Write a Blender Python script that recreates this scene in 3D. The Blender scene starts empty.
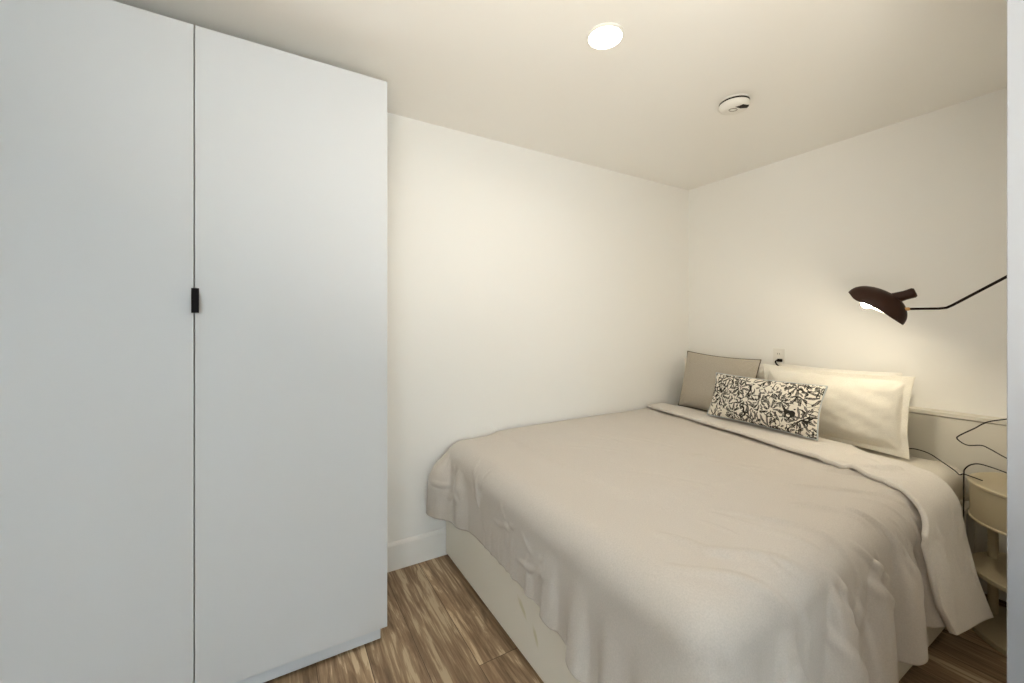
import bpy, bmesh, math, random
import numpy as np
from mathutils import Vector, Matrix, Quaternion
from mathutils import noise as mnoise

S = bpy.context.scene
COL = S.collection
random.seed(4)

# ------------------------------------------------------------------ camera
CAM_H = 1.28
cam_data = bpy.data.cameras.new('camera')
cam_data.sensor_width = 36.0
cam_data.lens = 405.0 / 1024.0 * 36.0
cam_data.shift_y = -17.5 / 1024.0
cam_data.clip_start = 0.02
cam = bpy.data.objects.new('camera', cam_data)
cam.location = (0, 0, CAM_H)
cam.rotation_euler = (math.radians(90), 0, math.radians(-30.3))
COL.objects.link(cam)
S.camera = cam

# ------------------------------------------------------------------ world, lights, exposure
W = bpy.data.worlds.new('world'); S.world = W
W.use_nodes = True
W.node_tree.nodes['Background'].inputs[0].default_value = (0.75, 0.86, 1.0, 1)
W.node_tree.nodes['Background'].inputs[1].default_value = 1.0

def area_light(name, loc, rot, size, size_y, power, color, spread=180, shape='RECTANGLE'):
    d = bpy.data.lights.new(name, 'AREA')
    d.shape = shape; d.size = size
    if shape in ('RECTANGLE', 'ELLIPSE'): d.size_y = size_y
    d.energy = power; d.color = color; d.spread = math.radians(spread)
    o = bpy.data.objects.new(name, d); o.location = loc; o.rotation_euler = rot
    COL.objects.link(o); return o

R = math.radians
# daylight through the window of the rear wall, the warm recessed ceiling lamp, and two added fill lights
area_light('window_daylight', (-0.95, -2.97, 1.45), (R(90), 0, R(180)), 1.9, 1.5, 165, (0.66, 0.85, 1.0))
area_light('ceiling_downlight_beam', (1.085, 1.153, 2.352), (0, 0, 0), 0.10, 0.10, 3.4, (1.0, 0.92, 0.79), 170, 'DISK')
area_light('added_up_fill', (-0.12, -0.25, 1.0), Vector((-.48, -.30, -.83)).to_track_quat('Z', 'Y').to_euler(), 0.6, 0.6, 16.5, (1.0, 0.935, 0.81), 125)  # added fill behind the camera, brightens ceiling and niche; no such lamp stands there
area_light('added_rear_fill', (-0.9, -1.2, 2.352), (0, 0, 0), 0.10, 0.10, 9, (1.0, 0.95, 0.88), 170, 'DISK')  # added unseen fill over the rear room, evens out the light

vs = S.view_settings
S.display_settings.display_device = 'sRGB'
vs.view_transform = 'Standard'
vs.look = 'None'
vs.exposure = 0.50
vs.gamma = 1.0
vs.use_curve_mapping = False
S.cycles.max_bounces = 12
S.cycles.diffuse_bounces = 8
S.cycles.use_denoising = True

# ------------------------------------------------------------------ helpers
def set_props(o, label=None, cat=None, group=None, kind=None):
    if label: o['label'] = label
    if cat: o['category'] = cat
    if group: o['group'] = group
    if kind: o['kind'] = kind
    return o

def empty(name, loc, label, cat, group=None, rotz=0):
    o = bpy.data.objects.new(name, None)
    o.location = loc; o.rotation_euler = (0, 0, rotz); o.empty_display_size = 0.1
    COL.objects.link(o)
    return set_props(o, label, cat, group)

def link_mesh(name, me, mat, parent=None, smooth=False):
    o = bpy.data.objects.new(name, me)
    if mat: me.materials.append(mat)
    if smooth:
        for p in me.polygons: p.use_smooth = True
    COL.objects.link(o)
    if parent is not None: o.parent = parent
    return o

def from_bm(name, bm, mat, parent=None, smooth=False, bevel=0.0, segs=2):
    me = bpy.data.meshes.new(name)
    bmesh.ops.recalc_face_normals(bm, faces=bm.faces)
    bm.to_mesh(me); bm.free()
    o = link_mesh(name, me, mat, parent, smooth)
    if bevel:
        m = o.modifiers.new('bevel', 'BEVEL'); m.width = bevel; m.segments = segs
        m.limit_method = 'ANGLE'; m.angle_limit = R(40)
        for p in me.polygons: p.use_smooth = True
        m.harden_normals = True
    return o

def bm_box(bm, x0, x1, y0, y1, z0, z1):
    v = [bm.verts.new(p) for p in ((x0,y0,z0),(x1,y0,z0),(x1,y1,z0),(x0,y1,z0),(x0,y0,z1),(x1,y0,z1),(x1,y1,z1),(x0,y1,z1))]
    for f in ((0,3,2,1),(4,5,6,7),(0,1,5,4),(1,2,6,5),(2,3,7,6),(3,0,4,7)):
        bm.faces.new([v[i] for i in f])

def box(name, mat, parent, x0, x1, y0, y1, z0, z1, bevel=0.0015):
    bm = bmesh.new(); bm_box(bm, x0, x1, y0, y1, z0, z1)
    return from_bm(name, bm, mat, parent, bevel=bevel)

def bm_lathe(bm, prof, cx=0, cy=0, n=64):
    """prof: list of (radius, z); closed where the radius is 0."""
    rings = []
    for r, z in prof:
        if r < 1e-6: rings.append([bm.verts.new((cx, cy, z))])
        else: rings.append([bm.verts.new((cx + r*math.cos(2*math.pi*k/n), cy + r*math.sin(2*math.pi*k/n), z)) for k in range(n)])
    for a, b in zip(rings, rings[1:]):
        for k in range(n):
            j = (k+1) % n
            if len(a) == 1 and len(b) == 1: continue
            if len(a) == 1: bm.faces.new((a[0], b[k], b[j]))
            elif len(b) == 1: bm.faces.new((a[k], b[0], a[j]))
            else: bm.faces.new((a[k], b[k], b[j], a[j]))

def lathe(name, mat, parent, prof, cx=0, cy=0, n=64, bevel=0.0):
    bm = bmesh.new(); bm_lathe(bm, prof, cx, cy, n)
    o = from_bm(name, bm, mat, parent, smooth=True, bevel=bevel)
    if not bevel:
        o.data.set_sharp_from_angle(angle=R(40))
    return o

def smooth_path(pts, n=8):
    """Catmull-Rom through pts."""
    P = [Vector(p) for p in pts]; P = [P[0]*2-P[1]] + P + [P[-1]*2-P[-2]]
    out = []
    for i in range(1, len(P)-2):
        for k in range(n):
            t = k/n
            out.append(0.5*((2*P[i]) + (P[i+1]-P[i-1])*t + (2*P[i-1]-5*P[i]+4*P[i+1]-P[i+2])*t*t + (3*P[i]-P[i-1]-3*P[i+1]+P[i+2])*t**3))
    out.append(P[-2]); return out

def bm_tube(bm, pts, rad, n=10):
    P = [Vector(p) for p in pts]
    rr = rad if isinstance(rad, (list, tuple)) else [rad]*len(P)
    up = None; rings = []
    for i, p in enumerate(P):
        t = (P[min(i+1, len(P)-1)] - P[max(i-1, 0)]).normalized()
        if up is None:
            up = t.orthogonal().normalized()
        up = (up - t*up.dot(t)).normalized()
        s = t.cross(up)
        rings.append([bm.verts.new(p + (up*math.cos(2*math.pi*k/n) + s*math.sin(2*math.pi*k/n))*rr[i]) for k in range(n)])
    for a, b in zip(rings, rings[1:]):
        for k in range(n):
            bm.faces.new((a[k], a[(k+1)%n], b[(k+1)%n], b[k]))
    bm.faces.new(rings[0]); bm.faces.new(rings[-1])

def tube(name, mat, parent, pts, rad, n=10):
    bm = bmesh.new(); bm_tube(bm, pts, rad, n)
    return from_bm(name, bm, mat, parent, smooth=True)

# ------------------------------------------------------------------ materials
def new_mat(name, color, rough=0.6, metal=0.0, spec=0.5):
    m = bpy.data.materials.new(name); m.use_nodes = True
    b = m.node_tree.nodes['Principled BSDF']
    b.inputs['Base Color'].default_value = (*color, 1)
    b.inputs['Roughness'].default_value = rough
    b.inputs['Metallic'].default_value = metal
    b.inputs['Specular IOR Level'].default_value = spec
    return m, m.node_tree, b

def nd(nt, kind, **kw):
    n = nt.nodes.new(kind)
    for k, v in kw.items():
        if k in n.inputs: n.inputs[k].default_value = v
        else: setattr(n, k, v)
    return n

def coord(nt, scale=(1, 1, 1), kind='Object', loc=(0, 0, 0)):
    tc = nd(nt, 'ShaderNodeTexCoord'); mp = nd(nt, 'ShaderNodeMapping')
    mp.inputs['Scale'].default_value = scale; mp.inputs['Location'].default_value = loc
    nt.links.new(tc.outputs[kind], mp.inputs['Vector'])
    return mp.outputs['Vector']

def ramp(nt, fac, stops):
    r = nd(nt, 'ShaderNodeValToRGB')
    e = r.color_ramp.elements
    while len(e) < len(stops): e.new(0.5)
    for el, (p, c) in zip(e, stops):
        el.position = p; el.color = (*c, 1) if len(c) == 3 else c
    nt.links.new(fac, r.inputs['Fac'])
    return r.outputs['Color']

def bump(nt, b, height, strength, dist=0.002):
    bp = nd(nt, 'ShaderNodeBump'); bp.inputs['Strength'].default_value = strength; bp.inputs['Distance'].default_value = dist
    nt.links.new(height, bp.inputs['Height']); nt.links.new(bp.outputs['Normal'], b.inputs['Normal'])

def paint_mat(name, color, rough=0.7, tex=220, amt=0.12):
    m, nt, b = new_mat(name, color, rough, spec=0.3)
    n = nd(nt, 'ShaderNodeTexNoise', Scale=tex, Detail=3.0)
    nt.links.new(coord(nt), n.inputs['Vector'])
    bump(nt, b, n.outputs['Fac'], amt, 0.0008)
    return m

def fabric_mat(name, color, var=0.06, weave=900, rough=0.85, wr=0.4):
    m, nt, b = new_mat(name, color, rough, spec=0.2)
    b.inputs['Sheen Weight'].default_value = 0.15
    v = coord(nt)
    n = nd(nt, 'ShaderNodeTexNoise', Scale=260.0, Detail=2.0); nt.links.new(v, n.inputs['Vector'])
    lo = tuple(c*(1-var) for c in color); hi = tuple(min(1, c*(1+var)) for c in color)
    c = ramp(nt, n.outputs['Fac'], [(0.3, lo), (0.7, hi)]); nt.links.new(c, b.inputs['Base Color'])
    w = nd(nt, 'ShaderNodeTexNoise', Scale=9.0, Detail=4.0, Roughness=0.55, Distortion=0.8); nt.links.new(v, w.inputs['Vector'])
    f = nd(nt, 'ShaderNodeTexNoise', Scale=float(weave), Detail=1.0); nt.links.new(v, f.inputs['Vector'])
    mx = nd(nt, 'ShaderNodeMath', operation='MULTIPLY_ADD'); nt.links.new(w.outputs['Fac'], mx.inputs[0]); mx.inputs[1].default_value = 5.0
    nt.links.new(f.outputs['Fac'], mx.inputs[2])
    bump(nt, b, mx.outputs[0], wr, 0.002)
    return m

def floor_mat():
    m, nt, b = new_mat('wood_plank_floor', (0.25, 0.15, 0.08), 0.42, spec=0.4)
    L = nt.links.new
    vec = coord(nt, loc=(0.044, 0.3, 0))
    # planks run along y: brick texture laid sideways
    rot = nd(nt, 'ShaderNodeMapping'); rot.inputs['Rotation'].default_value = (0, 0, R(90)); L(vec, rot.inputs['Vector'])
    br = nd(nt, 'ShaderNodeTexBrick', Scale=1.0)
    br.offset = 0.37; br.offset_frequency = 2
    br.inputs['Color1'].default_value = (0, 0, 0, 1); br.inputs['Color2'].default_value = (1, 1, 1, 1)
    br.inputs['Mortar'].default_value = (0.5, 0.5, 0.5, 1)
    br.inputs['Mortar Size'].default_value = 0.0012; br.inputs['Mortar Smooth'].default_value = 0.2
    br.inputs['Brick Width'].default_value = 1.22; br.inputs['Row Height'].default_value = 0.176
    L(rot.outputs['Vector'], br.inputs['Vector'])
    # a different offset of the grain for each plank
    off = nd(nt, 'ShaderNodeVectorMath', operation='SCALE'); L(br.outputs['Color'], off.inputs[0]); off.inputs['Scale'].default_value = 7.3
    add = nd(nt, 'ShaderNodeVectorMath', operation='ADD'); L(vec, add.inputs[0]); L(off.outputs[0], add.inputs[1])
    st = nd(nt, 'ShaderNodeMapping'); st.inputs['Scale'].default_value = (9.0, 1.15, 1); L(add.outputs[0], st.inputs['Vector'])
    n1 = nd(nt, 'ShaderNodeTexNoise', Scale=1.1, Detail=5.0, Roughness=0.6, Distortion=1.6); L(st.outputs[0], n1.inputs['Vector'])
    rings = nd(nt, 'ShaderNodeMath', operation='MULTIPLY'); L(n1.outputs['Fac'], rings.inputs[0]); rings.inputs[1].default_value = 21.0
    sn = nd(nt, 'ShaderNodeMath', operation='SINE'); L(rings.outputs[0], sn.inputs[0])
    st2 = nd(nt, 'ShaderNodeMapping'); st2.inputs['Scale'].default_value = (46.0, 1.9, 1); L(add.outputs[0], st2.inputs['Vector'])
    n2 = nd(nt, 'ShaderNodeTexNoise', Scale=1.6, Detail=6.0, Roughness=0.65, Distortion=0.4); L(st2.outputs[0], n2.inputs['Vector'])
    a = nd(nt, 'ShaderNodeMath', operation='MULTIPLY_ADD'); L(sn.outputs[0], a.inputs[0]); a.inputs[1].default_value = 0.10
    L(n2.outputs['Fac'], a.inputs[2])
    st3 = nd(nt, 'ShaderNodeMapping'); st3.inputs['Scale'].default_value = (5.0, 0.9, 1); L(add.outputs[0], st3.inputs['Vector'])
    n3 = nd(nt, 'ShaderNodeTexNoise', Scale=1.7, Detail=3.0, Distortion=0.6); L(st3.outputs[0], n3.inputs['Vector'])
    a2 = nd(nt, 'ShaderNodeMath', operation='MULTIPLY_ADD'); L(n3.outputs['Fac'], a2.inputs[0]); a2.inputs[1].default_value = 0.7; L(a.outputs[0], a2.inputs[2])
    col = ramp(nt, a2.outputs[0], [(0.54, (0.135, 0.084, 0.047)), (0.76, (0.255, 0.168, 0.098)), (0.93, (0.37, 0.26, 0.158)), (1.0, (0.55, 0.43, 0.28))])
    # plank to plank tone, and the dark joints
    hsv = nd(nt, 'ShaderNodeHueSaturation'); L(col, hsv.inputs['Color'])
    tv = nd(nt, 'ShaderNodeMapRange'); L(br.outputs['Color'], tv.inputs['Value']); tv.inputs['To Min'].default_value = 0.85; tv.inputs['To Max'].default_value = 1.2
    L(tv.outputs[0], hsv.inputs['Value'])
    mix = nd(nt, 'ShaderNodeMix', data_type='RGBA'); L(br.outputs['Fac'], mix.inputs['Factor'])
    L(hsv.outputs[0], mix.inputs[6]); mix.inputs[7].default_value = (0.06, 0.035, 0.02, 1)
    L(mix.outputs[2], b.inputs['Base Color'])
    bump(nt, b, n2.outputs['Fac'], 0.15, 0.001)
    return m

def panel_mat():
    """Foot panel paint with two faint yellow smears."""
    m, nt, b = new_mat('bed_foot_paint', (0.84, 0.80, 0.71), 0.5, spec=0.35)
    L = nt.links.new
    tc = nd(nt, 'ShaderNodeTexCoord')
    fac = None
    for (cy, cz, sy, sz, an) in ((1.317, 0.195, 0.042, 0.014, 40), (1.225, 0.145, 0.035, 0.012, 62)):
        mp = nd(nt, 'ShaderNodeMapping', vector_type='TEXTURE')
        mp.inputs['Location'].default_value = (0.815, cy, cz); mp.inputs['Rotation'].default_value = (R(an), 0, 0)
        mp.inputs['Scale'].default_value = (1, sy, sz)
        L(tc.outputs['Object'], mp.inputs['Vector'])
        nz = nd(nt, 'ShaderNodeTexNoise', Scale=2.2, Detail=3.0); L(mp.outputs[0], nz.inputs['Vector'])
        ad = nd(nt, 'ShaderNodeVectorMath', operation='ADD'); L(mp.outputs[0], ad.inputs[0])
        sc = nd(nt, 'ShaderNodeVectorMath', operation='SCALE'); sc.inputs['Scale'].default_value = 1.1
        sb = nd(nt, 'ShaderNodeVectorMath', operation='SUBTRACT'); L(nz.outputs['Color'], sb.inputs[0]); sb.inputs[1].default_value = (0.5, 0.5, 0.5)
        L(sb.outputs[0], sc.inputs[0]); L(sc.outputs[0], ad.inputs[1])
        ln = nd(nt, 'ShaderNodeVectorMath', operation='LENGTH'); L(ad.outputs[0], ln.inputs[0])
        mr = nd(nt, 'ShaderNodeMapRange'); L(ln.outputs['Value'], mr.inputs['Value'])
        mr.inputs['From Min'].default_value = 0.4; mr.inputs['From Max'].default_value = 1.15
        mr.inputs['To Min'].default_value = 0.5; mr.inputs['To Max'].default_value = 0.0
        if fac is None: fac = mr.outputs[0]
        else:
            mx = nd(nt, 'ShaderNodeMath', operation='MAXIMUM'); L(fac, mx.inputs[0]); L(mr.outputs[0], mx.inputs[1]); fac = mx.outputs[0]
    mix = nd(nt, 'ShaderNodeMix', data_type='RGBA'); L(fac, mix.inputs['Factor'])
    mix.inputs[6].default_value = (0.84, 0.80, 0.71, 1); mix.inputs[7].default_value = (0.52, 0.48, 0.22, 1)
    L(mix.outputs[2], b.inputs['Base Color'])
    return m

def floral_mat():
    """Cream cloth printed with black sprigs: leaf clusters, stems and dots."""
    m, nt, b = new_mat('sprig_print_cloth', (0.8, 0.75, 0.65), 0.85, spec=0.2)
    L = nt.links.new
    uv = coord(nt, (1, 1, 1), 'Object')
    # warp
    wn = nd(nt, 'ShaderNodeTexNoise', Scale=16.0, Detail=2.0); L(uv, wn.inputs['Vector'])
    ws = nd(nt, 'ShaderNodeVectorMath', operation='SCALE'); L(wn.outputs['Color'], ws.inputs[0]); ws.inputs['Scale'].default_value = 0.03
    wv = nd(nt, 'ShaderNodeVectorMath', operation='ADD'); L(uv, wv.inputs[0]); L(ws.outputs[0], wv.inputs[1])
    flat = nd(nt, 'ShaderNodeMapping'); flat.inputs['Scale'].default_value = (1, 1, 0); L(wv.outputs[0], flat.inputs['Vector'])
    def math_(op, x, y=None, z=None):
        n = nd(nt, 'ShaderNodeMath', operation=op)
        for k, v in enumerate((x, y, z)):
            if v is None: continue
            if isinstance(v, (int, float)): n.inputs[k].default_value = v
            else: L(v, n.inputs[k])
        return n.outputs[0]
    def shifted(off):
        mp = nd(nt, 'ShaderNodeMapping'); mp.inputs['Location'].default_value = off; L(flat.outputs[0], mp.inputs['Vector']); return mp.outputs[0]
    def sprigs(scale, leaves, radius, off, curl):
        """Rosettes of narrow leaves, one in each cell of a scattered pattern."""
        v = shifted(off)
        vo = nd(nt, 'ShaderNodeTexVoronoi', Scale=float(scale)); vo.voronoi_dimensions = '3D'; L(v, vo.inputs['Vector'])
        d = nd(nt, 'ShaderNodeVectorMath', operation='SUBTRACT'); L(v, d.inputs[0]); L(vo.outputs['Position'], d.inputs[1])
        xyz = nd(nt, 'ShaderNodeSeparateXYZ'); L(d.outputs[0], xyz.inputs[0])
        th = math_('ARCTAN2', xyz.outputs[1], xyz.outputs[0])
        r = math_('SQRT', math_('ADD', math_('MULTIPLY', xyz.outputs[0], xyz.outputs[0]), math_('MULTIPLY', xyz.outputs[1], xyz.outputs[1])))
        rr = math_('DIVIDE', r, radius)
        rnd_ = nd(nt, 'ShaderNodeSeparateColor'); L(vo.outputs['Color'], rnd_.inputs[0])
        ph = math_('MULTIPLY', rnd_.outputs[0], 6.28)
        wave = math_('SINE', math_('ADD', math_('MULTIPLY_ADD', th, float(leaves), ph), math_('MULTIPLY', rr, curl)))
        lim = math_('MULTIPLY_ADD', math_('MULTIPLY', rr, rr), 1.15, -.10)
        petal = math_('GREATER_THAN', wave, lim)
        core = math_('GREATER_THAN', rr, .20)
        vein = math_('GREATER_THAN', math_('ABSOLUTE', math_('SUBTRACT', wave, .93)), .03)
        return math_('MULTIPLY', math_('MULTIPLY', petal, core), vein)
    def pen(scale, mult, width, off):
        n = nd(nt, 'ShaderNodeTexNoise', Scale=float(scale), Detail=1.0, Distortion=.8); L(shifted(off), n.inputs['Vector'])
        f = math_('FRACT', math_('MULTIPLY', n.outputs['Fac'], mult))
        return math_('LESS_THAN', math_('ABSOLUTE', math_('SUBTRACT', f, .5)), width)
    big = sprigs(8.5, 9, .070, (0, 0, 0), 2.0)
    small = sprigs(15, 6, .036, (1.3, .7, 0), -2.5)
    stems = pen(11, 4.0, .05, (2, 5, 0))
    dots = nd(nt, 'ShaderNodeTexVoronoi', Scale=50.0); L(shifted((4, 1, 0)), dots.inputs['Vector'])
    dot = math_('MULTIPLY', math_('LESS_THAN', dots.outputs['Distance'], .20), pen(9, 3.0, .22, (7, 3, 0)))
    ink = math_('MAXIMUM', math_('MAXIMUM', big, small), math_('MAXIMUM', stems, dot))
    mix = nd(nt, 'ShaderNodeMix', data_type='RGBA'); L(ink, mix.inputs['Factor'])
    mix.inputs[6].default_value = (0.80, 0.76, 0.67, 1); mix.inputs[7].default_value = (0.028, 0.024, 0.020, 1)
    L(mix.outputs[2], b.inputs['Base Color'])
    return m

M = {}
M['wall'] = paint_mat('wall_paint', (0.86, 0.85, 0.82))
M['ceiling'] = paint_mat('ceiling_paint', (0.86, 0.845, 0.81))
M['trim'] = paint_mat('trim_paint', (0.82, 0.81, 0.78), 0.4)
M['jamb'] = paint_mat('jamb_paint', (0.335, 0.35, 0.38), 0.5)
M['floor'] = floor_mat()
M['wardrobe'] = paint_mat('wardrobe_white_foil', (0.66, 0.675, 0.69), 0.42, 300, 0.05)
M['wardrobe_in'] = new_mat('wardrobe_carcass', (0.70, 0.71, 0.71), 0.5)[0]
M['plinth'] = new_mat('wardrobe_plinth_foil', (0.62, 0.66, 0.70), 0.45)[0]
M['black'] = new_mat('black_metal', (0.006, 0.006, 0.007), 0.6, spec=0.12)[0]
M['bed'] = new_mat('bed_white_foil', (0.72, 0.68, 0.58), 0.5, spec=0.35)[0]
M['foot'] = panel_mat()
M['headboard'] = new_mat('headboard_foil', (0.72, 0.69, 0.61), 0.5, spec=0.35)[0]
M['duvet'] = fabric_mat('duvet_cotton', (0.60, 0.555, 0.505))
M['duvet_back'] = fabric_mat('duvet_reverse_cotton', (0.72, 0.68, 0.63))
M['sheet'] = fabric_mat('sheet_cotton', (0.68, 0.635, 0.55))
M['pillow'] = fabric_mat('pillow_beige_cotton', (0.80, 0.765, 0.68))
M['pillow_w'] = fabric_mat('pillow_white_cotton', (0.82, 0.79, 0.73))
M['pillow_g'] = fabric_mat('pillow_taupe_linen', (0.45, 0.405, 0.335), 0.1)
M['piping'] = fabric_mat('dark_piping', (0.11, 0.09, 0.07))
M['floral'] = floral_mat()
M['trim_blue'] = fabric_mat('grey_piping', (0.50, 0.54, 0.56))
M['stand'] = new_mat('nightstand_lacquer', (0.44, 0.375, 0.25), 0.45)[0]
M['lamp'] = new_mat('brown_lacquer', (0.034, 0.012, 0.006), 0.42, spec=0.25)[0]
M['lamp_in'] = new_mat('lamp_white_inside', (0.85, 0.83, 0.78), 0.5)[0]
M['arm'] = new_mat('dark_steel', (0.014, 0.007, 0.006), 0.5, spec=0.15)[0]
M['brass'] = new_mat('brass', (0.72, 0.42, 0.18), 0.3, 1.0)[0]
M['cord'] = new_mat('black_cord', (0.012, 0.008, 0.006), 0.7, spec=0.15)[0]
M['plastic'] = new_mat('white_plastic', (0.80, 0.78, 0.73), 0.4)[0]
M['slot'] = new_mat('dark_slot', (0.02, 0.014, 0.01), 0.8)[0]
M['slot_grey'] = new_mat('grey_ring', (0.28, 0.25, 0.20), 0.6)[0]

def emit_mat(name, color, strength):
    m = bpy.data.materials.new(name); m.use_nodes = True; nt = m.node_tree
    nt.nodes.remove(nt.nodes['Principled BSDF'])
    e = nd(nt, 'ShaderNodeEmission', Strength=strength); e.inputs['Color'].default_value = (*color, 1)
    nt.links.new(e.outputs[0], nt.nodes['Material Output'].inputs['Surface'])
    return m
M['led'] = emit_mat('led_diffuser', (1.0, 0.95, 0.87), 14.0)
M['bulb'] = emit_mat('bulb_glow', (1.0, 0.88, 0.67), 210.0)
mg = bpy.data.materials.new('window_glass'); mg.use_nodes = True
mg.node_tree.nodes['Principled BSDF'].inputs['Transmission Weight'].default_value = 1.0
mg.node_tree.nodes['Principled BSDF'].inputs['Roughness'].default_value = 0.0
M['glass'] = mg

# ------------------------------------------------------------------ the room
WY, WX, CZ = 2.14, 2.93, 2.377          # long wall, headboard wall, ceiling
FY, BY, LX = 0.05, -3.0, -2.5           # niche front wall, rear wall, left wall
def shell(name, mat, boxes, bevel=0.0):
    bm = bmesh.new()
    for b in boxes: bm_box(bm, *b)
    o = from_bm(name, bm, mat, None, bevel=bevel)
    o['kind'] = 'structure'; return o
shell('floor', M['floor'], [(LX-.1, WX+.1, BY-.1, WY+.1, -0.1, 0.0)])
shell('ceiling', M['ceiling'], [(LX-.1, WX+.1, BY-.1, WY+.1, CZ, CZ+.1)])
shell('wall_back', M['wall'], [(LX-.1, WX+.1, WY, WY+.1, 0, CZ)])
shell('wall_right', M['wall'], [(WX, WX+.1, -.07, WY, 0, CZ)])
shell('wall_niche', M['wall'], [(1.22, WX, FY-.12, FY, 0, CZ)])
shell('wall_left', M['wall'], [(LX-.1, LX, BY, WY, 0, CZ)])
shell('wall_rear', M['wall'], [(LX, -1.9, BY-.1, BY, 0, CZ), (0.0, 1.22, BY-.1, BY, 0, CZ),
                              (-1.9, 0.0, BY-.1, BY, 0, 0.7), (-1.9, 0.0, BY-.1, BY, 2.2, CZ)])
shell('wall_partition', M['jamb'], [(1.10, 1.22, BY, 0.1745, 0, CZ)], 0.002)
wf = shell('window_1', M['trim'], [(-1.9, -1.85, BY-.08, BY-.02, .7, 2.2), (-0.05, 0.0, BY-.08, BY-.02, .7, 2.2), (-1.85, -.05, BY-.08, BY-.02, .7, .75),
                                  (-1.85, -.05, BY-.08, BY-.02, 2.15, 2.2), (-.97, -.93, BY-.08, BY-.02, .75, 2.15)])
pane = box('pane', M['glass'], wf, -1.85, -.05, BY-.055, BY-.049, .75, 2.15, 0)
def skirting(name, x0, x1):
    bm = bmesh.new()
    prof = [(WY, 0), (WY-.016, 0), (WY-.016, .128), (WY-.011, .137), (WY-.004, .142), (WY, .142)]
    a = [bm.verts.new((x0, y, z)) for y, z in prof]; b = [bm.verts.new((x1, y, z)) for y, z in prof]
    n = len(prof)
    for k in range(n): bm.faces.new((a[k], a[(k+1) % n], b[(k+1) % n], b[k]))
    bm.faces.new(a); bm.faces.new(b)
    o = from_bm(name, bm, M['trim'], None); o['kind'] = 'structure'; return o
skirting('baseboard_back', 0.40, 2.84)

# ------------------------------------------------------------------ wardrobe
wd = empty('wardrobe', (-.23, 1.9, 0), 'tall white two-door wardrobe with a plain flat front, standing against the long wall', 'wardrobe')
def loc(o): o.matrix_parent_inverse = Matrix.Translation(o.parent.location).inverted(); return o
WF = 1.664
bm = bmesh.new()
x0, x1, y0, y1 = -.842, .386, WF+.021, 2.115
bm_box(bm, x0, x0+.018, y0, y1, .062, 2.255); bm_box(bm, x1-.018, x1, y0, y1, .062, 2.255)
bm_box(bm, x0+.018, x1-.018, y0, y1, 2.237, 2.255); bm_box(bm, x0+.018, x1-.018, y0, y1, .062, .080)
bm_box(bm, x0+.018, x1-.018, y1-.006, y1, .080, 2.237); bm_box(bm, -.239, -.221, y0+.004, y1-.006, .080, 2.237)
loc(from_bm('carcass', bm, M['wardrobe_in'], wd))
d1 = loc(box('door', M['wardrobe'], wd, -.846, -.2302, WF, WF+.019, .060, 2.257, .0012))
d2 = loc(box('door', M['wardrobe'], wd, -.2268, .390, WF, WF+.019, .060, 2.257, .0012))
bm = bmesh.new()
bm_box(bm, -.2335, -.2135, WF-.021, WF-.018, 1.316, 1.396)        # outer face of the edge pull
bm_box(bm, -.2335, -.2306, WF-.018, WF-.0002, 1.316, 1.396)
h = from_bm('handle', bm, M['black'], d1, bevel=.0008)
set_props(h, 'short black edge pull')
bm = bmesh.new()
bm_box(bm, -.842, .366, WF+.012, WF+.026, .014, .0595)
bm_box(bm, .352, .366, WF+.026, 2.10, .014, .0595)
loc(from_bm('plinth', bm, M['plinth'], wd, bevel=.001))
for k in range(4):
    fx, fy = (.33, -.80)[k % 2], (WF+.055, 2.06)[k // 2]
    loc(lathe('foot', M['plastic'], wd, [(0, .0), (.018, .0), (.018, .008), (.011, .012), (.011, .062), (0, .062)], fx, fy, 20))

# ------------------------------------------------------------------ bed
bed = empty('bed', (1.85, 1.33, 0), 'white double bed base with plain panels and a low headboard in the corner', 'bed')
FX, BR, BL = 0.815, 0.545, 2.118        # foot panel face, right side face, left side
HB = 2.86
NX, NY, NR = 2.63, .30, .222           # the nightstand's centre and radius
foot = loc(box('foot_panel', M['foot'], bed, FX, FX+.022, BR, BL, .018, .44, .0015))
set_props(foot, 'foot panel with two faint yellow smears')
loc(box('side_panel', M['bed'], bed, FX+.022, 2.70, BR, BR+.022, .018, .44, .0015))
loc(box('side_panel', M['bed'], bed, FX+.022, HB, BL-.022, BL, .018, .44, .0015))
loc(box('shade_kick_board', M['slot'], bed, FX+.030, 2.68, BR+.035, BL-.03, .0, .03, 0))  # near-black colour paints the shadow line under the raised panels
bm = bmesh.new()
for k in range(18):
    xx = FX+.06 + k*.112
    bm_box(bm, xx, xx+.07, BR+.022, BL-.022, .415, .435)
loc(from_bm('slats', bm, M['bed'], bed))
hb = loc(box('headboard', M['headboard'], bed, HB, WX-.001, .30, 2.138, .02, .818, .002))
cap = box('top_cap', M['headboard'], hb, HB-.006, WX-.001, .296, 2.139, .8215, .842, .002)
bm = bmesh.new()
bm_box(bm, HB-.17, HB, BR+.002, BR+.024, .415, .44)
bm_box(bm, HB-.024, HB, BR+.002, BR+.024, .10, .415)
bm_box(bm, 2.70, 2.722, BR+.024, BR+.30, .36, .415)
loc(from_bm('corner_bracket', bm, M['bed'], bed, bevel=.001))

# mattress: rounded block with welt lines
def rounded_block(x0, x1, y0, y1, z0, z1, r, segs=6):
    bm = bmesh.new(); bm_box(bm, x0, x1, y0, y1, z0, z1)
    bmesh.ops.bevel(bm, geom=bm.edges[:], offset=r, segments=segs, affect='EDGES', profile=0.5)
    return bm
mat_o = from_bm('mattress', rounded_block(FX+.03, HB-.025, BR+.012, BL-.004, .436, .612, .068), M['sheet'], None, smooth=True)
set_props(mat_o, 'mattress in a pale fitted sheet on the white bed base, mostly under the duvet', 'mattress')

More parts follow.
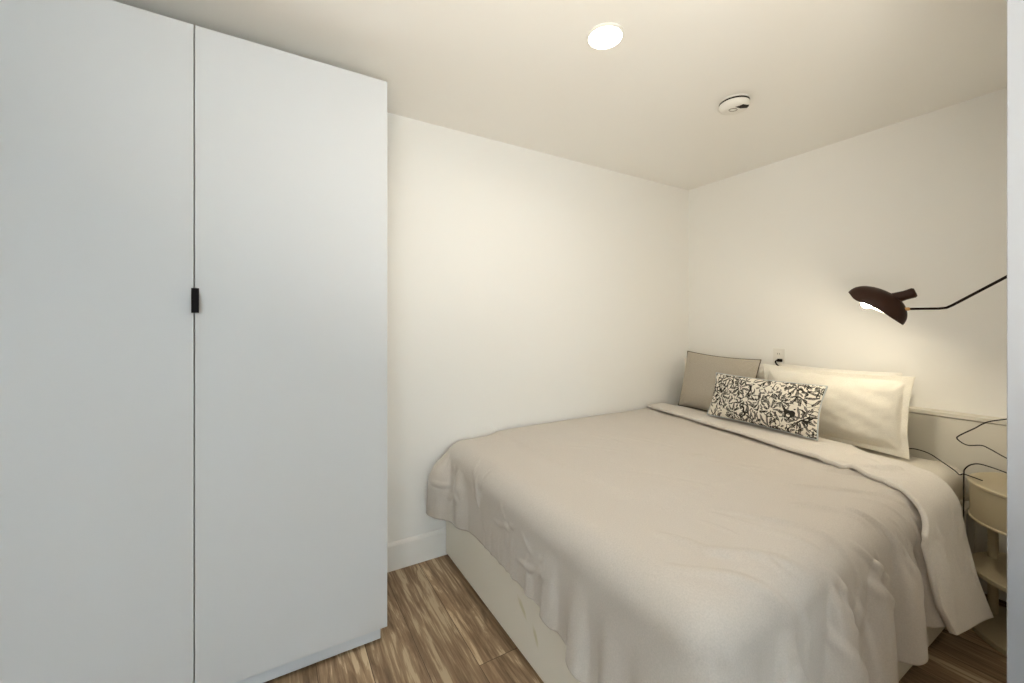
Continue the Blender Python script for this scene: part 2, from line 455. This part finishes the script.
# ------------------------------------------------------------------ duvet (draped by a small cloth solver, then kept as a mesh)
TOPZ = 0.612

def rbox(P, c, h, r):
    """Distance to a rounded box and its outward direction."""
    q = P - c; s = np.sign(q); s[s == 0] = 1
    a = np.abs(q) - (h - r)
    o = np.maximum(a, 0); l = np.linalg.norm(o, axis=-1)
    inside = a.max(-1)
    d = np.where(l > 0, l, inside) - r
    k = a.argmax(-1)
    n = np.where(l[..., None] > 1e-9, o/np.maximum(l, 1e-9)[..., None], np.eye(3)[k]) * s
    return d, n

class Cloth:
    def __init__(self, P, rest_scale=None, bend=0.02, pin=None, thick=0.010):
        self.P = P.copy(); self.V = np.zeros_like(P); self.thick = thick
        n, m = P.shape[:2]
        self.w = np.ones((n, m)) if pin is None else np.where(pin, 0.0, 1.0)
        self.sets = []
        sx, sy = rest_scale if rest_scale is not None else (np.ones((n, m)), np.ones((n, m)))
        def add(di, dj, stiff, period):
            I, J = np.meshgrid(np.arange(n), np.arange(m), indexing='ij')
            ok = (I+di < n) & (J+dj >= 0) & (J+dj < m)
            key = (I if di else J)
            for ph in (0, 1):
                sel = ok & ((key // (di if di > 1 else dj if di == 0 and dj > 1 else 1)) % 2 == ph)
                i0 = (I*m+J)[sel]; i1 = ((I+di)*m+(J+dj))[sel]
                A = P.reshape(-1, 3)
                d = A[i1]-A[i0]
                fx = (sx.ravel()[i0]+sx.ravel()[i1])/2; fy = (sy.ravel()[i0]+sy.ravel()[i1])/2
                L = np.sqrt((d[:, 0]*fx)**2 + (d[:, 1]*fy)**2 + d[:, 2]**2)
                self.sets.append((i0, i1, L, stiff))
        add(1, 0, 1.0, 2); add(0, 1, 1.0, 2)
        add(1, 1, 0.35, 2); add(1, -1, 0.35, 2)
        add(2, 0, bend, 4); add(0, 2, bend, 4)
        add(4, 0, bend*.7, 4); add(0, 4, bend*.7, 4)
    def run(self, steps, collide, dt=1/240, drag=0.985, mu=0.5, wind=None):
        P = self.P.reshape(-1, 3); V = self.V.reshape(-1, 3); w = self.w.ravel()
        g = np.array((0, 0, -9.8))
        free = (w > 0)[:, None]
        for it in range(steps):
            V += free*g*dt; V *= drag
            sp = np.linalg.norm(V, axis=1, keepdims=True); V *= np.minimum(1, 2.0/np.maximum(sp, 1e-9))
            Q = P.copy(); P += V*dt*free
            for i0, i1, L, k in self.sets:
                d = P[i1]-P[i0]; l = np.sqrt((d*d).sum(1))
                w0 = w[i0]; w1 = w[i1]
                c = k*(l-L)/np.maximum(l, 1e-9)/np.maximum(w0+w1, 1e-9)
                c = c[:, None]*d
                P[i0] += w0[:, None]*c; P[i1] -= w1[:, None]*c
            for fn, m_ in collide:
                pen, nrm = fn(P)
                pen = pen - self.thick
                hit = (pen < 0) & (w > 0)
                if hit.any():
                    P[hit] -= pen[hit, None]*nrm[hit]
                    t = P[hit]-Q[hit]; nn = nrm[hit]
                    t -= (t*nn).sum(1, keepdims=True)*nn
                    P[hit] -= m_*t
            V[:] = (P-Q)/dt
        return self.P

def plane(axis, val, sgn):
    nv = np.zeros(3); nv[axis] = sgn
    return lambda P: (sgn*(P[:, axis]-val), np.broadcast_to(nv, P.shape))
def cyl(cx, cy, r, ztop):
    def f(P):
        q = P[:, :2]-np.array((cx, cy)); l = np.linalg.norm(q, axis=1)
        d = np.where(P[:, 2] < ztop, l-r, 1.0)
        n = np.zeros_like(P); n[:, :2] = q/np.maximum(l, 1e-9)[:, None]
        return d, n
    return f

def cloth_mesh(name, P):
    n, m = P.shape[:2]
    me = bpy.data.meshes.new(name)
    me.from_pydata(P.reshape(-1, 3).tolist(), [], [(i*m+j, (i+1)*m+j, (i+1)*m+j+1, i*m+j+1) for i in range(n-1) for j in range(m-1)])
    me.update(); return me

X1, Y1 = 2.50, 2.122
NXg, NYg = 110, 100
P0 = np.zeros((NXg, NYg, 3))
def lerp(x, xs, ys): return float(np.interp(x, xs, ys))
for i in range(NXg):
    for j in range(NYg):
        a, b_ = i/(NXg-1), j/(NYg-1)
        yy = .2+1.922*b_
        x0 = lerp(yy, (.2, .6, 1.1, 1.7, 1.95, 2.12), (.42, .50, .565, .565, .53, .51))
        x1 = lerp(yy, (.2, .6, .75, 1.07, 2.12), (2.22, 2.20, 2.38, 2.46, 2.58))
        xx = x0+(x1-x0)*a
        y0 = lerp(xx, (.4, .8, 1.5, 1.8, 2.0, 2.2, 2.5), (.18, .18, .21, .25, .29, .33, .33))
        yy = y0+(Y1-y0)*b_
        z = TOPZ+.022 + .008*mnoise.noise(Vector((xx*5, yy*5, 1.3))) + .008*mnoise.noise(Vector((xx*1.7, yy*1.7, 5.3)))
        if yy < BR+.15: z += min(1, (BR+.15-yy)/.15)*.05*mnoise.noise(Vector((xx*7.5+2*yy, yy*2, 7.7)))
        if xx < FX: z += .006*mnoise.noise(Vector((xx*2, yy*5, 2.7)))
        P0[i, j] = (xx, yy, z)
GX, GY = P0[..., 0], P0[..., 1]
hang_y = np.clip((BR+.20-GY)/.30, 0, 1); hang_x = np.clip((FX+.12-GX)/.30, 0, 1)
sx = 1+.36*hang_y*np.clip((GX-FX)/.3, 0, 1); sy = 1+.0*hang_x*np.clip((GY-BR)/.3, 0, 1)
pin = (GX > FX+.32) & (GY > BR+.42) 
bed_c = np.array(((FX+HB)/2, (BR+BL+.02)/2, (TOPZ+.008)/2)); bed_h = np.array(((HB-FX)/2+.004, (BL+.02-BR)/2+.004, (TOPZ+.008)/2))
hit_bed = lambda P: rbox(P, bed_c, bed_h, .09)
frame_c = np.array(((FX+HB)/2, (BR+BL+.02)/2, .225)); frame_h = np.array(((HB-FX)/2+.002, (BL+.02-BR)/2+.002, .225))
hit_frame = lambda P: rbox(P, frame_c, frame_h, .012)
def ball(c, r):
    c = np.array(c)
    def f(P):
        q = P-c; l = np.linalg.norm(q, axis=1)
        return l-r, q/np.maximum(l, 1e-9)[:, None]
    return f
duv = Cloth(P0, (sx, sy), bend=.035, pin=pin, thick=.011)
walls = [(plane(1, WY-.010, -1), .3), (plane(2, 0.0, 1), .9), (plane(1, FY, 1), .5), (cyl(NX, NY, NR+.014, .64), .3)]
bunch = [(ball((.83, 2.08, .43), .115), .5), (ball((.85, 1.86, .46), .07), .5)]     # bedding bunched up under the corner by the wall
DP = duv.run(1000, [(hit_bed, .55), (hit_frame, .5)]+bunch+walls)

# the turned-back end: a second, narrower layer, pale reverse side up
ny_s, nx_s = 110, 19
P1 = np.zeros((nx_s, ny_s, 3))
for a in range(nx_s):
    for b_ in range(ny_s):
        s_ = a/(nx_s-1)
        ys = .21-.05*s_
        y = ys + (2.120-ys)*b_/(ny_s-1)
        xa = lerp(y, (.1, .3, .52, .75, 1.4, 2.12), (2.08, 1.93, 1.91, 2.14, 2.29, 2.42)); xb = lerp(y, (.1, .3, .55, .7, 1.07, 1.5, 2.12), (2.42, 2.33, 2.30, 2.47, 2.53, 2.55, 2.60))
        x = xa+(xb-xa)*s_
        P1[a, b_] = (x, y, TOPZ+.05+.006*mnoise.noise(Vector((x*6, y*6, 3))))
h2 = bed_h + np.array((.0, .036, .016))
def h2y(P):
    d, n = rbox(P, bed_c, h2, .10)
    flare = np.clip((.50-P[:, 2])/.35, 0, 1)*.075
    return d-flare, n
strip_c = Cloth(P1, None, bend=.05, pin=(P1[..., 1] > BR+.35), thick=.011)
SP = strip_c.run(700, [(h2y, .5)]+walls)

def refine(P, k):
    """Catmull-Rom refinement of a grid of points, k times finer along both directions."""
    def along(A):
        n = A.shape[0]
        t = np.linspace(0, n-1, (n-1)*k+1); i = np.minimum(t.astype(int), n-2); f = (t-i)[:, None, None]
        E = np.concatenate([2*A[:1]-A[1:2], A, 2*A[-1:]-A[-2:-1]])
        p0, p1, p2, p3 = E[i], E[i+1], E[i+2], E[i+3]
        return .5*(2*p1+(p2-p0)*f+(2*p0-5*p1+4*p2-p3)*f*f+(3*p1-p0-3*p2+p3)*f**3)
    return along(along(P).transpose(1, 0, 2)).transpose(1, 0, 2)

def normals(P):
    gu = np.gradient(P, axis=0); gv = np.gradient(P, axis=1)
    n = np.cross(gu, gv); return n/np.maximum(np.linalg.norm(n, axis=-1, keepdims=True), 1e-9)

def creases(P, U, V, lines):
    """Press thin ridges into the cloth; each line is (u0, v0, u1, v1, height, width) in flat cloth metres."""
    h = np.zeros(U.shape)
    for u0, v0, u1, v1, ht, wd_ in lines:
        dx, dy = u1-u0, v1-v0; L = math.hypot(dx, dy)
        t = ((U-u0)*dx+(V-v0)*dy)/(L*L)
        bow = .05*L*np.sin(np.clip(t, 0, 1)*math.pi)
        d = ((U-u0)*(-dy)+(V-v0)*dx)/L - bow
        e = np.clip(t*(1-t)*4, 0, 1)**.8*((t > 0) & (t < 1))
        h += ht*e*(np.exp(-(d/wd_)**2) - .6*np.exp(-((d-1.7*wd_)/(1.3*wd_))**2))
    return P + normals(P)*h[..., None]

K = 3
DF = refine(DP, K); UV = refine(P0, K)
rnd = random.Random(12)
lines = []
for cy in (1.92, 1.66, 1.40, 1.16):                      # star creases on the foot drop
    cx = FX-.10+rnd.uniform(-.05, .05)
    for k in range(5):
        an = rnd.uniform(0, 2*math.pi); r0 = rnd.uniform(-.04, .07); r1 = r0+rnd.uniform(.04, .17)
        lines.append((cx+r0*math.cos(an), cy+r0*math.sin(an), cx+r1*math.cos(an), cy+r1*math.sin(an), rnd.uniform(.005, .010), rnd.uniform(.006, .011)))
for k in range(64):                                           # long pulls running from the top over the side
    x = rnd.uniform(.95, 2.25); y = rnd.uniform(.42, .92); L = rnd.uniform(.12, .40); an = math.radians(rnd.uniform(-80, -35))
    lines.append((x, y, x+L*math.cos(an)*.8, y+L*math.sin(an), rnd.uniform(.005, .013), rnd.uniform(.007, .017)))
for k in range(14):                                           # faint ones across the top
    x = rnd.uniform(1.1, 2.1); y = rnd.uniform(.8, 1.9); L = rnd.uniform(.15, .5); an = math.radians(rnd.uniform(-75, -40))
    lines.append((x, y, x+L*math.cos(an)*.7, y+L*math.sin(an), rnd.uniform(.002, .0045), rnd.uniform(.009, .018)))
DF = creases(DF, UV[..., 0], UV[..., 1], lines)
def push_out(P, fn, gap):
    d, n = fn(P.reshape(-1, 3)); d = np.minimum(d-gap, 0)
    return P - (d[:, None]*n).reshape(P.shape)
DF = push_out(push_out(DF, hit_bed, .0115), hit_frame, .0115); DF[..., 1] = np.minimum(DF[..., 1], WY-.018)
SF = refine(SP, K); UVs = refine(P1, K); lines = []
for k in range(22):
    y = rnd.uniform(.1, 2.0); x = 2.37-.15*(2-y)+rnd.uniform(.0, .22); L = rnd.uniform(.05, .2); an = math.radians(rnd.uniform(50, 110))
    lines.append((x, y, x+L*math.cos(an), y+L*math.sin(an), rnd.uniform(.001, .004)*(1.4 if y < .6 else .6), rnd.uniform(.008, .014)))
SF = creases(SF, UVs[..., 0], UVs[..., 1], lines)
SF = push_out(push_out(SF, hit_bed, .0135), hit_frame, .0135); SF[..., 1] = np.minimum(SF[..., 1], WY-.018)
from mathutils.bvhtree import BVHTree
n_, m_ = DF.shape[:2]
tree = BVHTree.FromPolygons(DF.reshape(-1, 3).tolist(), [(i*m_+j, (i+1)*m_+j, (i+1)*m_+j+1, i*m_+j+1) for i in range(n_-1) for j in range(m_-1)])
for _ in range(4):                                            # lay the turned-back layer clear of the duvet beneath it
    lift = np.zeros(SF.shape[:2])
    ND = normals(SF)
    for i in range(SF.shape[0]):
        for j in range(SF.shape[1]):
            p = Vector(SF[i, j]); q, nq, _k, dq = tree.find_nearest(p, .12)
            if q is not None:
                out = Vector(ND[i, j]); out = out if (out.z > 0 or out.y < 0) else -out
                sd = (p-q).dot(nq if nq.dot(out) > 0 else -nq)
                if abs(sd) < dq*.6: continue                  # beyond the duvet's edge
                if sd < .019 and dq < .06: lift[i, j] = min(.012, .019-sd)
    for _s in range(6):                                       # spread the lift so it stays smooth
        w_ = np.pad(lift, 1, mode='edge'); lift = np.maximum(lift, (w_[:-2, 1:-1]+w_[2:, 1:-1]+w_[1:-1, :-2]+w_[1:-1, 2:])/4)
    sg = np.where((ND[..., 2] > 0) | (ND[..., 1] < 0), 1, -1)
    SF = SF + ND*(sg*lift)[..., None]

def cloth_object(name, P, mat, parent, thick):
    o = link_mesh(name, cloth_mesh(name, P), mat, parent, smooth=True)
    s = o.modifiers.new('thickness', 'SOLIDIFY'); s.thickness = thick; s.offset = 0.0
    return o
duvet = cloth_object('duvet', DF, M['duvet'], None, .014)
set_props(duvet, 'large rumpled beige duvet spread over the bed and hanging over its foot and side', 'duvet')
strip = cloth_object('turned_back_hem', SF, M['duvet_back'], duvet, .018)
set_props(strip, 'paler turned-back end of the duvet')

# ------------------------------------------------------------------ pillows
def pillow_surface(w, h, t, seed, flange=0.0, pinch=0.035, wr=0.012, nx=72, ny=48, sag=0.0, wedge=0.0):
    """A stuffed case: two skins joined at a seam; x across, y up, z out. Optional flat flange around it."""
    rnd = random.Random(seed); ox = rnd.uniform(0, 50)
    def prof(u, v):
        a = max(0.0, 1-abs(u)**2.6)**0.55; b = max(0.0, 1-abs(v)**2.4)**0.55
        return a*b
    bm = bmesh.new()
    skins = []
    for s in (1, -1):
        g = []
        for i in range(nx+1):
            row = []
            for j in range(ny+1):
                u = 2*i/nx-1; v = 2*j/ny-1
                # denser near the rim
                u = math.sin(u*math.pi/2)*0.6+u*0.4; v = math.sin(v*math.pi/2)*0.6+v*0.4
                uu = min(1, abs(u)/(1-flange*2/w)); vv = min(1, abs(v)/(1-flange*2/h))
                p = prof(uu, vv)
                x = w/2*u*(1-pinch*(1-v*v)*abs(u)**3); y = h/2*v*(1-pinch*1.3*(1-u*u)*abs(v)**3)
                z = t/2*p*(1+wedge*(-v))
                # gathers that run in from the corners, and soft creases
                cu, cv = 1-abs(u), 1-abs(v)
                ang = math.atan2(cv*h, cu*w+1e-6)
                rr = math.hypot(cv*h, cu*w)
                q = 1 if u > 0 else 2; q += 2 if v > 0 else 0
                gather = math.sin(ang*13+q*1.7+ox)*math.exp(-((rr-.12)/.10)**2)*wr*0.6
                n1 = mnoise.noise(Vector((x*6+ox, y*16+x*5, s*3.1+seed)))
                n2 = mnoise.noise(Vector((x*22+ox, y*30-x*9, s*1.1+seed)))
                crease = -abs(mnoise.noise(Vector((x*5+y*7+ox, y*11-x*3, seed*1.7))))
                z += (gather + wr*(0.55*n1+0.18*n2+0.5*crease+.15))*min(1, p*1.6)
                edge = (i in (0, nx)) or (j in (0, ny))
                fl = 0.004*mnoise.noise(Vector((x*14+ox, y*14, seed)))*(1 if flange else .3)*(1-p)
                zz = s*max(z, 0.0015*(0 if edge else 1)) + fl*3
                y -= sag*(1-u*u)*(1 if v > 0 else 0)*v
                row.append((x, y, zz, edge))
            g.append(row)
        skins.append(g)
    vf = [[bm.verts.new(c[:3]) for c in row] for row in skins[0]]
    vb = [[vf[i][j] if skins[1][i][j][3] else bm.verts.new(skins[1][i][j][:3]) for j in range(ny+1)] for i in range(nx+1)]
    for i in range(nx):
        for j in range(ny):
            bm.faces.new((vf[i][j], vf[i+1][j], vf[i+1][j+1], vf[i][j+1]))
            f = (vb[i][j], vb[i][j+1], vb[i+1][j+1], vb[i+1][j])
            bm.faces.new(f)
    rim = [vf[i][0].co.copy() for i in range(nx+1)] + [vf[nx][j].co.copy() for j in range(1, ny+1)] + \
          [vf[i][ny].co.copy() for i in range(nx-1, -1, -1)] + [vf[0][j].co.copy() for j in range(ny-1, -1, -1)]
    return bm, rim

def place(o, bottom_left, bottom_right, top_mid, h):
    """Stand a pillow so that its lower edge runs bottom_left to bottom_right and its upper edge is at top_mid."""
    a, b, c = Vector(bottom_left), Vector(bottom_right), Vector(top_mid)
    mid = (a+b)/2
    X = (b-a).normalized(); Yv = c-mid; Yv = (Yv-X*Yv.dot(X)).normalized(); Z = X.cross(Yv)
    m = Matrix((X, Yv, Z)).transposed().to_4x4()
    m.translation = mid + Yv*h/2
    o.matrix_world = m
    return o

def pillow(name, mat, bl, br, tm, w, h, t, seed, label, group, **kw):
    bm, rim = pillow_surface(w, h, t, seed, **kw)
    o = from_bm(name, bm, mat, None, smooth=True)
    place(o, bl, br, tm, h)
    sub = o.modifiers.new('sub', 'SUBSURF'); sub.levels = 1; sub.render_levels = 1
    set_props(o, label, 'pillow', group)
    return o, rim

Z0 = 0.612
GP = 'pillows leaning on the headboard'
# back row, pale cases
pillow('bed_pillow', M['pillow_w'], (2.803, 2.09, Z0+.012), (2.803, 1.43, Z0+.012), (2.806, 1.76, Z0+.41), .66, .39, .085, 3,
       'white pillow mostly hidden behind the taupe cushion in the corner', GP, wr=.006)
pillow('bed_pillow', M['pillow_w'], (2.803, 1.385, Z0+.012), (2.803, .79, Z0+.012), (2.806, 1.09, Z0+.41), .595, .403, .085, 8,
       'white pillow behind the large beige pillow, only its top edge showing', GP, wr=.006)
pillow('pillow_sham', M['pillow'], (2.650, 1.42, Z0+.014), (2.650, .735, Z0+.010), (2.712, 1.08, Z0+.40), .72, .405, .145, 11,
       'large beige pillow with a flanged edge, nearest the nightstand', GP, flange=.034, wr=.016, pinch=.05)
cush, rim = pillow('throw_cushion', M['pillow_g'], (2.66, 2.03, Z0+.048), (2.62, 1.47, Z0+.026), (2.715, 1.69, Z0+.42), .57, .42, .135, 17,
       'plain taupe cushion with dark edge piping in the corner of the bed', GP, pinch=.05, wr=.006)
pp = tube('piping', M['piping'], cush, rim, .0035, 6); set_props(pp, 'dark piping along the seam')
lumb, rim = pillow('lumbar_cushion', M['floral'], (2.475, 1.66, Z0+.068), (2.405, 1.01, Z0+.071), (2.52, 1.33, Z0+.32), .665, .285, .135, 23,
       'oblong cream cushion printed with black leafy sprigs, in front of the others', GP, pinch=.045, wr=.003)
pp = tube('piping', M['trim_blue'], lumb, rim, .004, 6); set_props(pp, 'pale grey-blue piping')

# ------------------------------------------------------------------ wall lamp
lamp = empty('wall_lamp', (2.45, FY, 1.62), 'dark brown wall lamp with a domed shade on a long bent black arm', 'lamp')
def lw(o): o.matrix_parent_inverse = Matrix.Translation(lamp.location).inverted(); return o
LXp = 2.45
def make_shade():
    # local frame: X along the length of the opening (tip at +X), Z = crown, Y across
    n, m_ = 56, 22
    tip, back, halfw, hgt = .150, -.108, .082, .088
    def pt(a, k, off):
        s = k/m_                                    # 0 rim .. 1 crown
        ca, sa = math.cos(a), math.sin(a)
        rx = (tip if ca > 0 else -back) - off; ry = halfw - off
        r = math.cos(s*math.pi/2)
        zz = math.sin(s*math.pi/2)
        # crown sits towards the back, the tip tapers
        cx = .010*zz
        x = cx + rx*r*ca; y = ry*r*sa*(1-.16*max(0, ca)**2)
        z = (hgt-off)*zz**(.95) + (.002*math.exp(-((x+.035)/.045)**2) - .017*math.exp(-((x-.090)/.048)**2))*abs(sa)*(1-s)
        return (x, y, z)
    bms = []
    for off in (0.0, .003):
        bm = bmesh.new()
        rings = []
        for k in range(m_):
            rings.append([bm.verts.new(pt(2*math.pi*i/n, k, off)) for i in range(n)])
        topv = bm.verts.new(pt(0, m_, off))
        for a, b in zip(rings, rings[1:]):
            for i in range(n): bm.faces.new((a[i], a[(i+1) % n], b[(i+1) % n], b[i]))
        for i in range(n): bm.faces.new((rings[-1][i], rings[-1][(i+1) % n], topv))
        bms.append(bm)
    return bms
out_bm, in_bm = make_shade()
tipP = Vector((LXp, .889, 1.437)); lowP = Vector((LXp, .690, 1.275))
ex = (tipP-lowP).normalized(); ey = Vector((1, 0, 0)); ez = ex.cross(ey)
if ez.z < 0: ey = -ey; ez = ex.cross(ey)
roll = Matrix.Rotation(R(-10), 3, ex)
if (roll @ ez).x < 0: roll = roll.transposed()
ey = roll @ ey; ez = roll @ ez
SH = Matrix((ex, ey, ez)).transposed().to_4x4(); SH.translation = lowP + ex*.108
shade = from_bm('shade', out_bm, M['lamp'], lamp, smooth=True); shade.matrix_basis = Matrix.Translation(lamp.location).inverted() @ SH
inner = from_bm('reflector', in_bm, M['lamp_in'], shade, smooth=True)
set_props(inner, 'white inside of the shade')
# neck that sticks out of the crown
axis = Vector((-.52, 0, .85)).normalized()
base = Vector((-.012, 0, .088))
npts = [base + axis*d for d in (-.028, .006, .022, .040, .053, .060, .0605)]
neck = tube('neck', M['lamp'], shade, npts, [.027, .0235, .0215, .0220, .0230, .0185, .004], 24)
sock = tube('bulb_socket', M['lamp_in'], shade, [Vector((-.03, 0, .068)), Vector((.040, 0, .020))], .016, 20)
bm = bmesh.new(); bmesh.ops.create_uvsphere(bm, u_segments=24, v_segments=16, radius=.022)
bmesh.ops.translate(bm, verts=bm.verts, vec=(.056, 0, -.001))
bulb = from_bm('bulb', bm, M['bulb'], shade, smooth=True); set_props(bulb, 'lit warm bulb')
joint = Vector((LXp, .670, 1.3475))
lw(tube('swivel_joint', M['brass'], lamp, [joint+Vector((0, .020, 0)), joint+Vector((0, .008, 0)), joint, joint-Vector((0, .008, 0))], [.006, .0075, .0075, .004], 16))
apts = [joint-Vector((0, .006, 0)), Vector((LXp, .575, 1.346)), Vector((LXp, .552, 1.3485)), Vector((LXp, .535, 1.3585)), Vector((LXp, .388, 1.464)), Vector((LXp, FY+.045, 1.710)), Vector((LXp, FY+.02, 1.722)), Vector((LXp, FY+.004, 1.722))]
lw(tube('arm', M['arm'], lamp, apts, .0052, 12))
bm = bmesh.new()
bm_tube(bm, [Vector((LXp, FY+.0005, 1.722)), Vector((LXp, FY+.016, 1.722)), Vector((LXp, FY+.020, 1.722))], [.055, .055, .048], 40)
lw(from_bm('wall_plate', bm, M['arm'], lamp, smooth=True)).data.set_sharp_from_angle(angle=R(35))

# ------------------------------------------------------------------ ceiling fittings
cl = empty('ceiling_light', (1.085, 1.153, CZ), 'round lit recessed downlight in the ceiling above the bed', 'ceiling light')
t = lathe('trim_ring', M['plastic'], cl, [(.062, -.0005), (.072, -.0005), (.071, -.006), (.066, -.009), (.062, -.008), (.062, -.0005)], 0, 0, 64)
t = lathe('diffuser', M['led'], cl, [(0, -.013), (.03, -.0122), (.055, -.009), (.0615, -.006), (.0615, -.001), (0, -.001)], 0, 0, 64)
for nm, (dx, dy) in (('ceiling_light', (-.9, -1.2)),):
    pass
sd = empty('smoke_detector', (1.948, 1.168, CZ), 'round white smoke detector with a dark slot on the ceiling', 'smoke detector')
lathe('base_ring', M['plastic'], sd, [(0, -.0005), (.064, -.0005), (.064, -.010), (.060, -.0105), (0, -.0105)], 0, 0, 64)
lathe('body', M['plastic'], sd, [(0, -.0185), (.060, -.0185), (.068, -.0190), (.069, -.028), (.061, -.040), (.042, -.046), (0, -.048)], 0, 0, 64)
bm = bmesh.new()
bm_lathe(bm, [(.060, -.0106), (.0675, -.0106), (.0675, -.0184), (.060, -.0184), (.060, -.0106)], 0, 0, 64)
from_bm('gap_shade', bm, M['slot'], sd, smooth=False)  # dark ring painted in for the shadow between base and body
bm = bmesh.new()                                              # sounder grille: a dark bar cut across one side of the face
fwd = Vector((.505, .863, 0)); rgt = Vector((.863, -.505, 0))
def on_face(u, v): p = rgt*u+fwd*v; return (p.x, p.y, -.0484+max(0, p.length-.02)*.06)
top = [bm.verts.new(on_face(u, v)) for u, v in ((-.012, -.032), (.016, -.050), (.050, -.038), (.050, -.022), (.02, -.020))]
bot = [bm.verts.new((v.co.x, v.co.y, v.co.z+.012)) for v in top]
bm.faces.new(top); bm.faces.new(bot)
for k in range(5): bm.faces.new((top[k], top[(k+1) % 5], bot[(k+1) % 5], bot[k]))
from_bm('sounder_slot', bm, M['slot'], sd)
ring = [on_face(-.010+.019*math.cos(2*math.pi*k/32), -.008+.013*math.sin(2*math.pi*k/32)) for k in range(33)]
tube('test_button', M['slot_grey'], sd, [(x, y, z-.0005) for x, y, z in ring], .0016, 8)

# ------------------------------------------------------------------ wall outlet with its plug
oy, oz = 1.448, 1.058
ol = empty('wall_outlet', (WX, oy, oz), 'white wall outlet plate above the headboard', 'outlet')
def lo(o): o.matrix_parent_inverse = Matrix.Translation(ol.location).inverted(); return o
lo(box('cover_plate', M['plastic'], ol, WX-.006, WX-.0003, oy-.036, oy+.036, oz-.058, oz+.058, .002))
for dz in (.022, -.022):
    s = lo(box('socket', M['plastic'], ol, WX-.0085, WX-.006, oy-.017, oy+.017, oz+dz-.014, oz+dz+.014, .002))
    bm = bmesh.new()
    for dy in (-.006, .006): bm_box(bm, WX-.0089, WX-.0084, oy+dy-.0012, oy+dy+.0012, oz+dz-.005, oz+dz+.005)
    q = from_bm('slots', bm, M['slot'], s)
pl = empty('power_plug', (WX-.0086, oy, oz-.022), 'black plug and cord in the wall outlet above the headboard', 'plug')
def lp(o): o.matrix_parent_inverse = Matrix.Translation(pl.location).inverted(); return o
lp(box('plug_body', M['cord'], pl, WX-.026, WX-.0095, oy-.028, oy+.002, oz-.031, oz-.011, .004))
lp(tube('cord', M['cord'], pl, smooth_path([(WX-.019, oy-.004, oz-.020), (WX-.019, oy+.008, oz-.024), (WX-.018, oy+.014, oz-.036), (WX-.016, oy+.004, oz-.052), (WX-.014, oy-.014, oz-.072),
    (WX-.012, oy-.024, oz-.10), (WX-.011, oy-.026, oz-.14), (WX-.010, oy-.026, .8435+.006)]), .0045, 8))

# ------------------------------------------------------------------ nightstand
ns = empty('nightstand', (NX, NY, 0), 'round beige nightstand with a drum top and an open lower shelf beside the bed', 'nightstand')
lathe('base', M['stand'], ns, [(0, 0), (NR-.004, 0), (NR, .004), (NR, .022), (NR-.004, .026), (0, .026)], 0, 0, 96)
lathe('shelf', M['stand'], ns, [(0, .246), (NR-.003, .246), (NR, .249), (NR, .263), (NR-.003, .266), (0, .266)], 0, 0, 96)
lathe('drum', M['stand'], ns, [(0, .462), (NR-.003, .462), (NR, .465), (NR, .470), (NR-.004, .473), (NR-.004, .606), (0, .606)], 0, 0, 96)
lathe('table_top', M['stand'], ns, [(0, .6065), (NR-.001, .6065), (NR+.002, .609), (NR+.002, .617), (NR-.002, .620), (NR-.012, .6195), (NR-.016, .617), (0, .617)], 0, 0, 96)
for ax, ay in ((.069, .166), (.11, -.14), (-.175, -.03)):
    lathe('post', M['stand'], ns, [(0, .026), (.016, .026), (.016, .246), (0, .246)], ax, ay, 24)
    lathe('post', M['stand'], ns, [(0, .266), (.016, .266), (.016, .462), (0, .462)], ax, ay, 24)

# ------------------------------------------------------------------ loose cords
c = tube('lamp_cable', M['cord'], None, smooth_path([(2.62, FY+.002, 1.02), (2.62, .25, .955), (2.62, .414, .886), (2.62, .468, .862), (2.62, .506, .826), (2.62, .55, .785), (2.62, .556, .768), (2.62, .527, .749), (2.62, .485, .758),
     (2.62, .461, .749), (2.62, .414, .722), (2.62, .30, .66), (2.61, .22, .6215)]), .0024, 8)
set_props(c, 'thin black cord looping in the air above the nightstand', 'cord')
c = tube('charging_cable', M['cord'], None, smooth_path([(2.56, .25, .6205), (2.56, .33, .650), (2.56, .405, .676), (2.56, .45, .687), (2.56, .482, .690), (2.56, .506, .678), (2.558, .5215, .655), (2.558, .5235, .634), (2.558, .5240, .589),
     (2.558, .5240, .525), (2.558, .5245, .451), (2.57, .528, .30), (2.58, .530, .10), (2.585, .531, .004)]), .0024, 8)
set_props(c, 'black cord arching over the nightstand rim and hanging down its side', 'cord')
c = tube('bedside_cable', M['cord'], None, smooth_path([(2.80, .86, .618), (2.785, .78, .640), (2.78, .737, .651), (2.76, .681, .647), (2.72, .632, .632), (2.66, .576, .618), (2.62, .550, .612), (2.59, .532, .626), (2.575, .512, .6275), (2.555, .47, .6245)]), .0024, 8)
set_props(c, 'black cord running from behind the large pillow to the nightstand', 'cord')
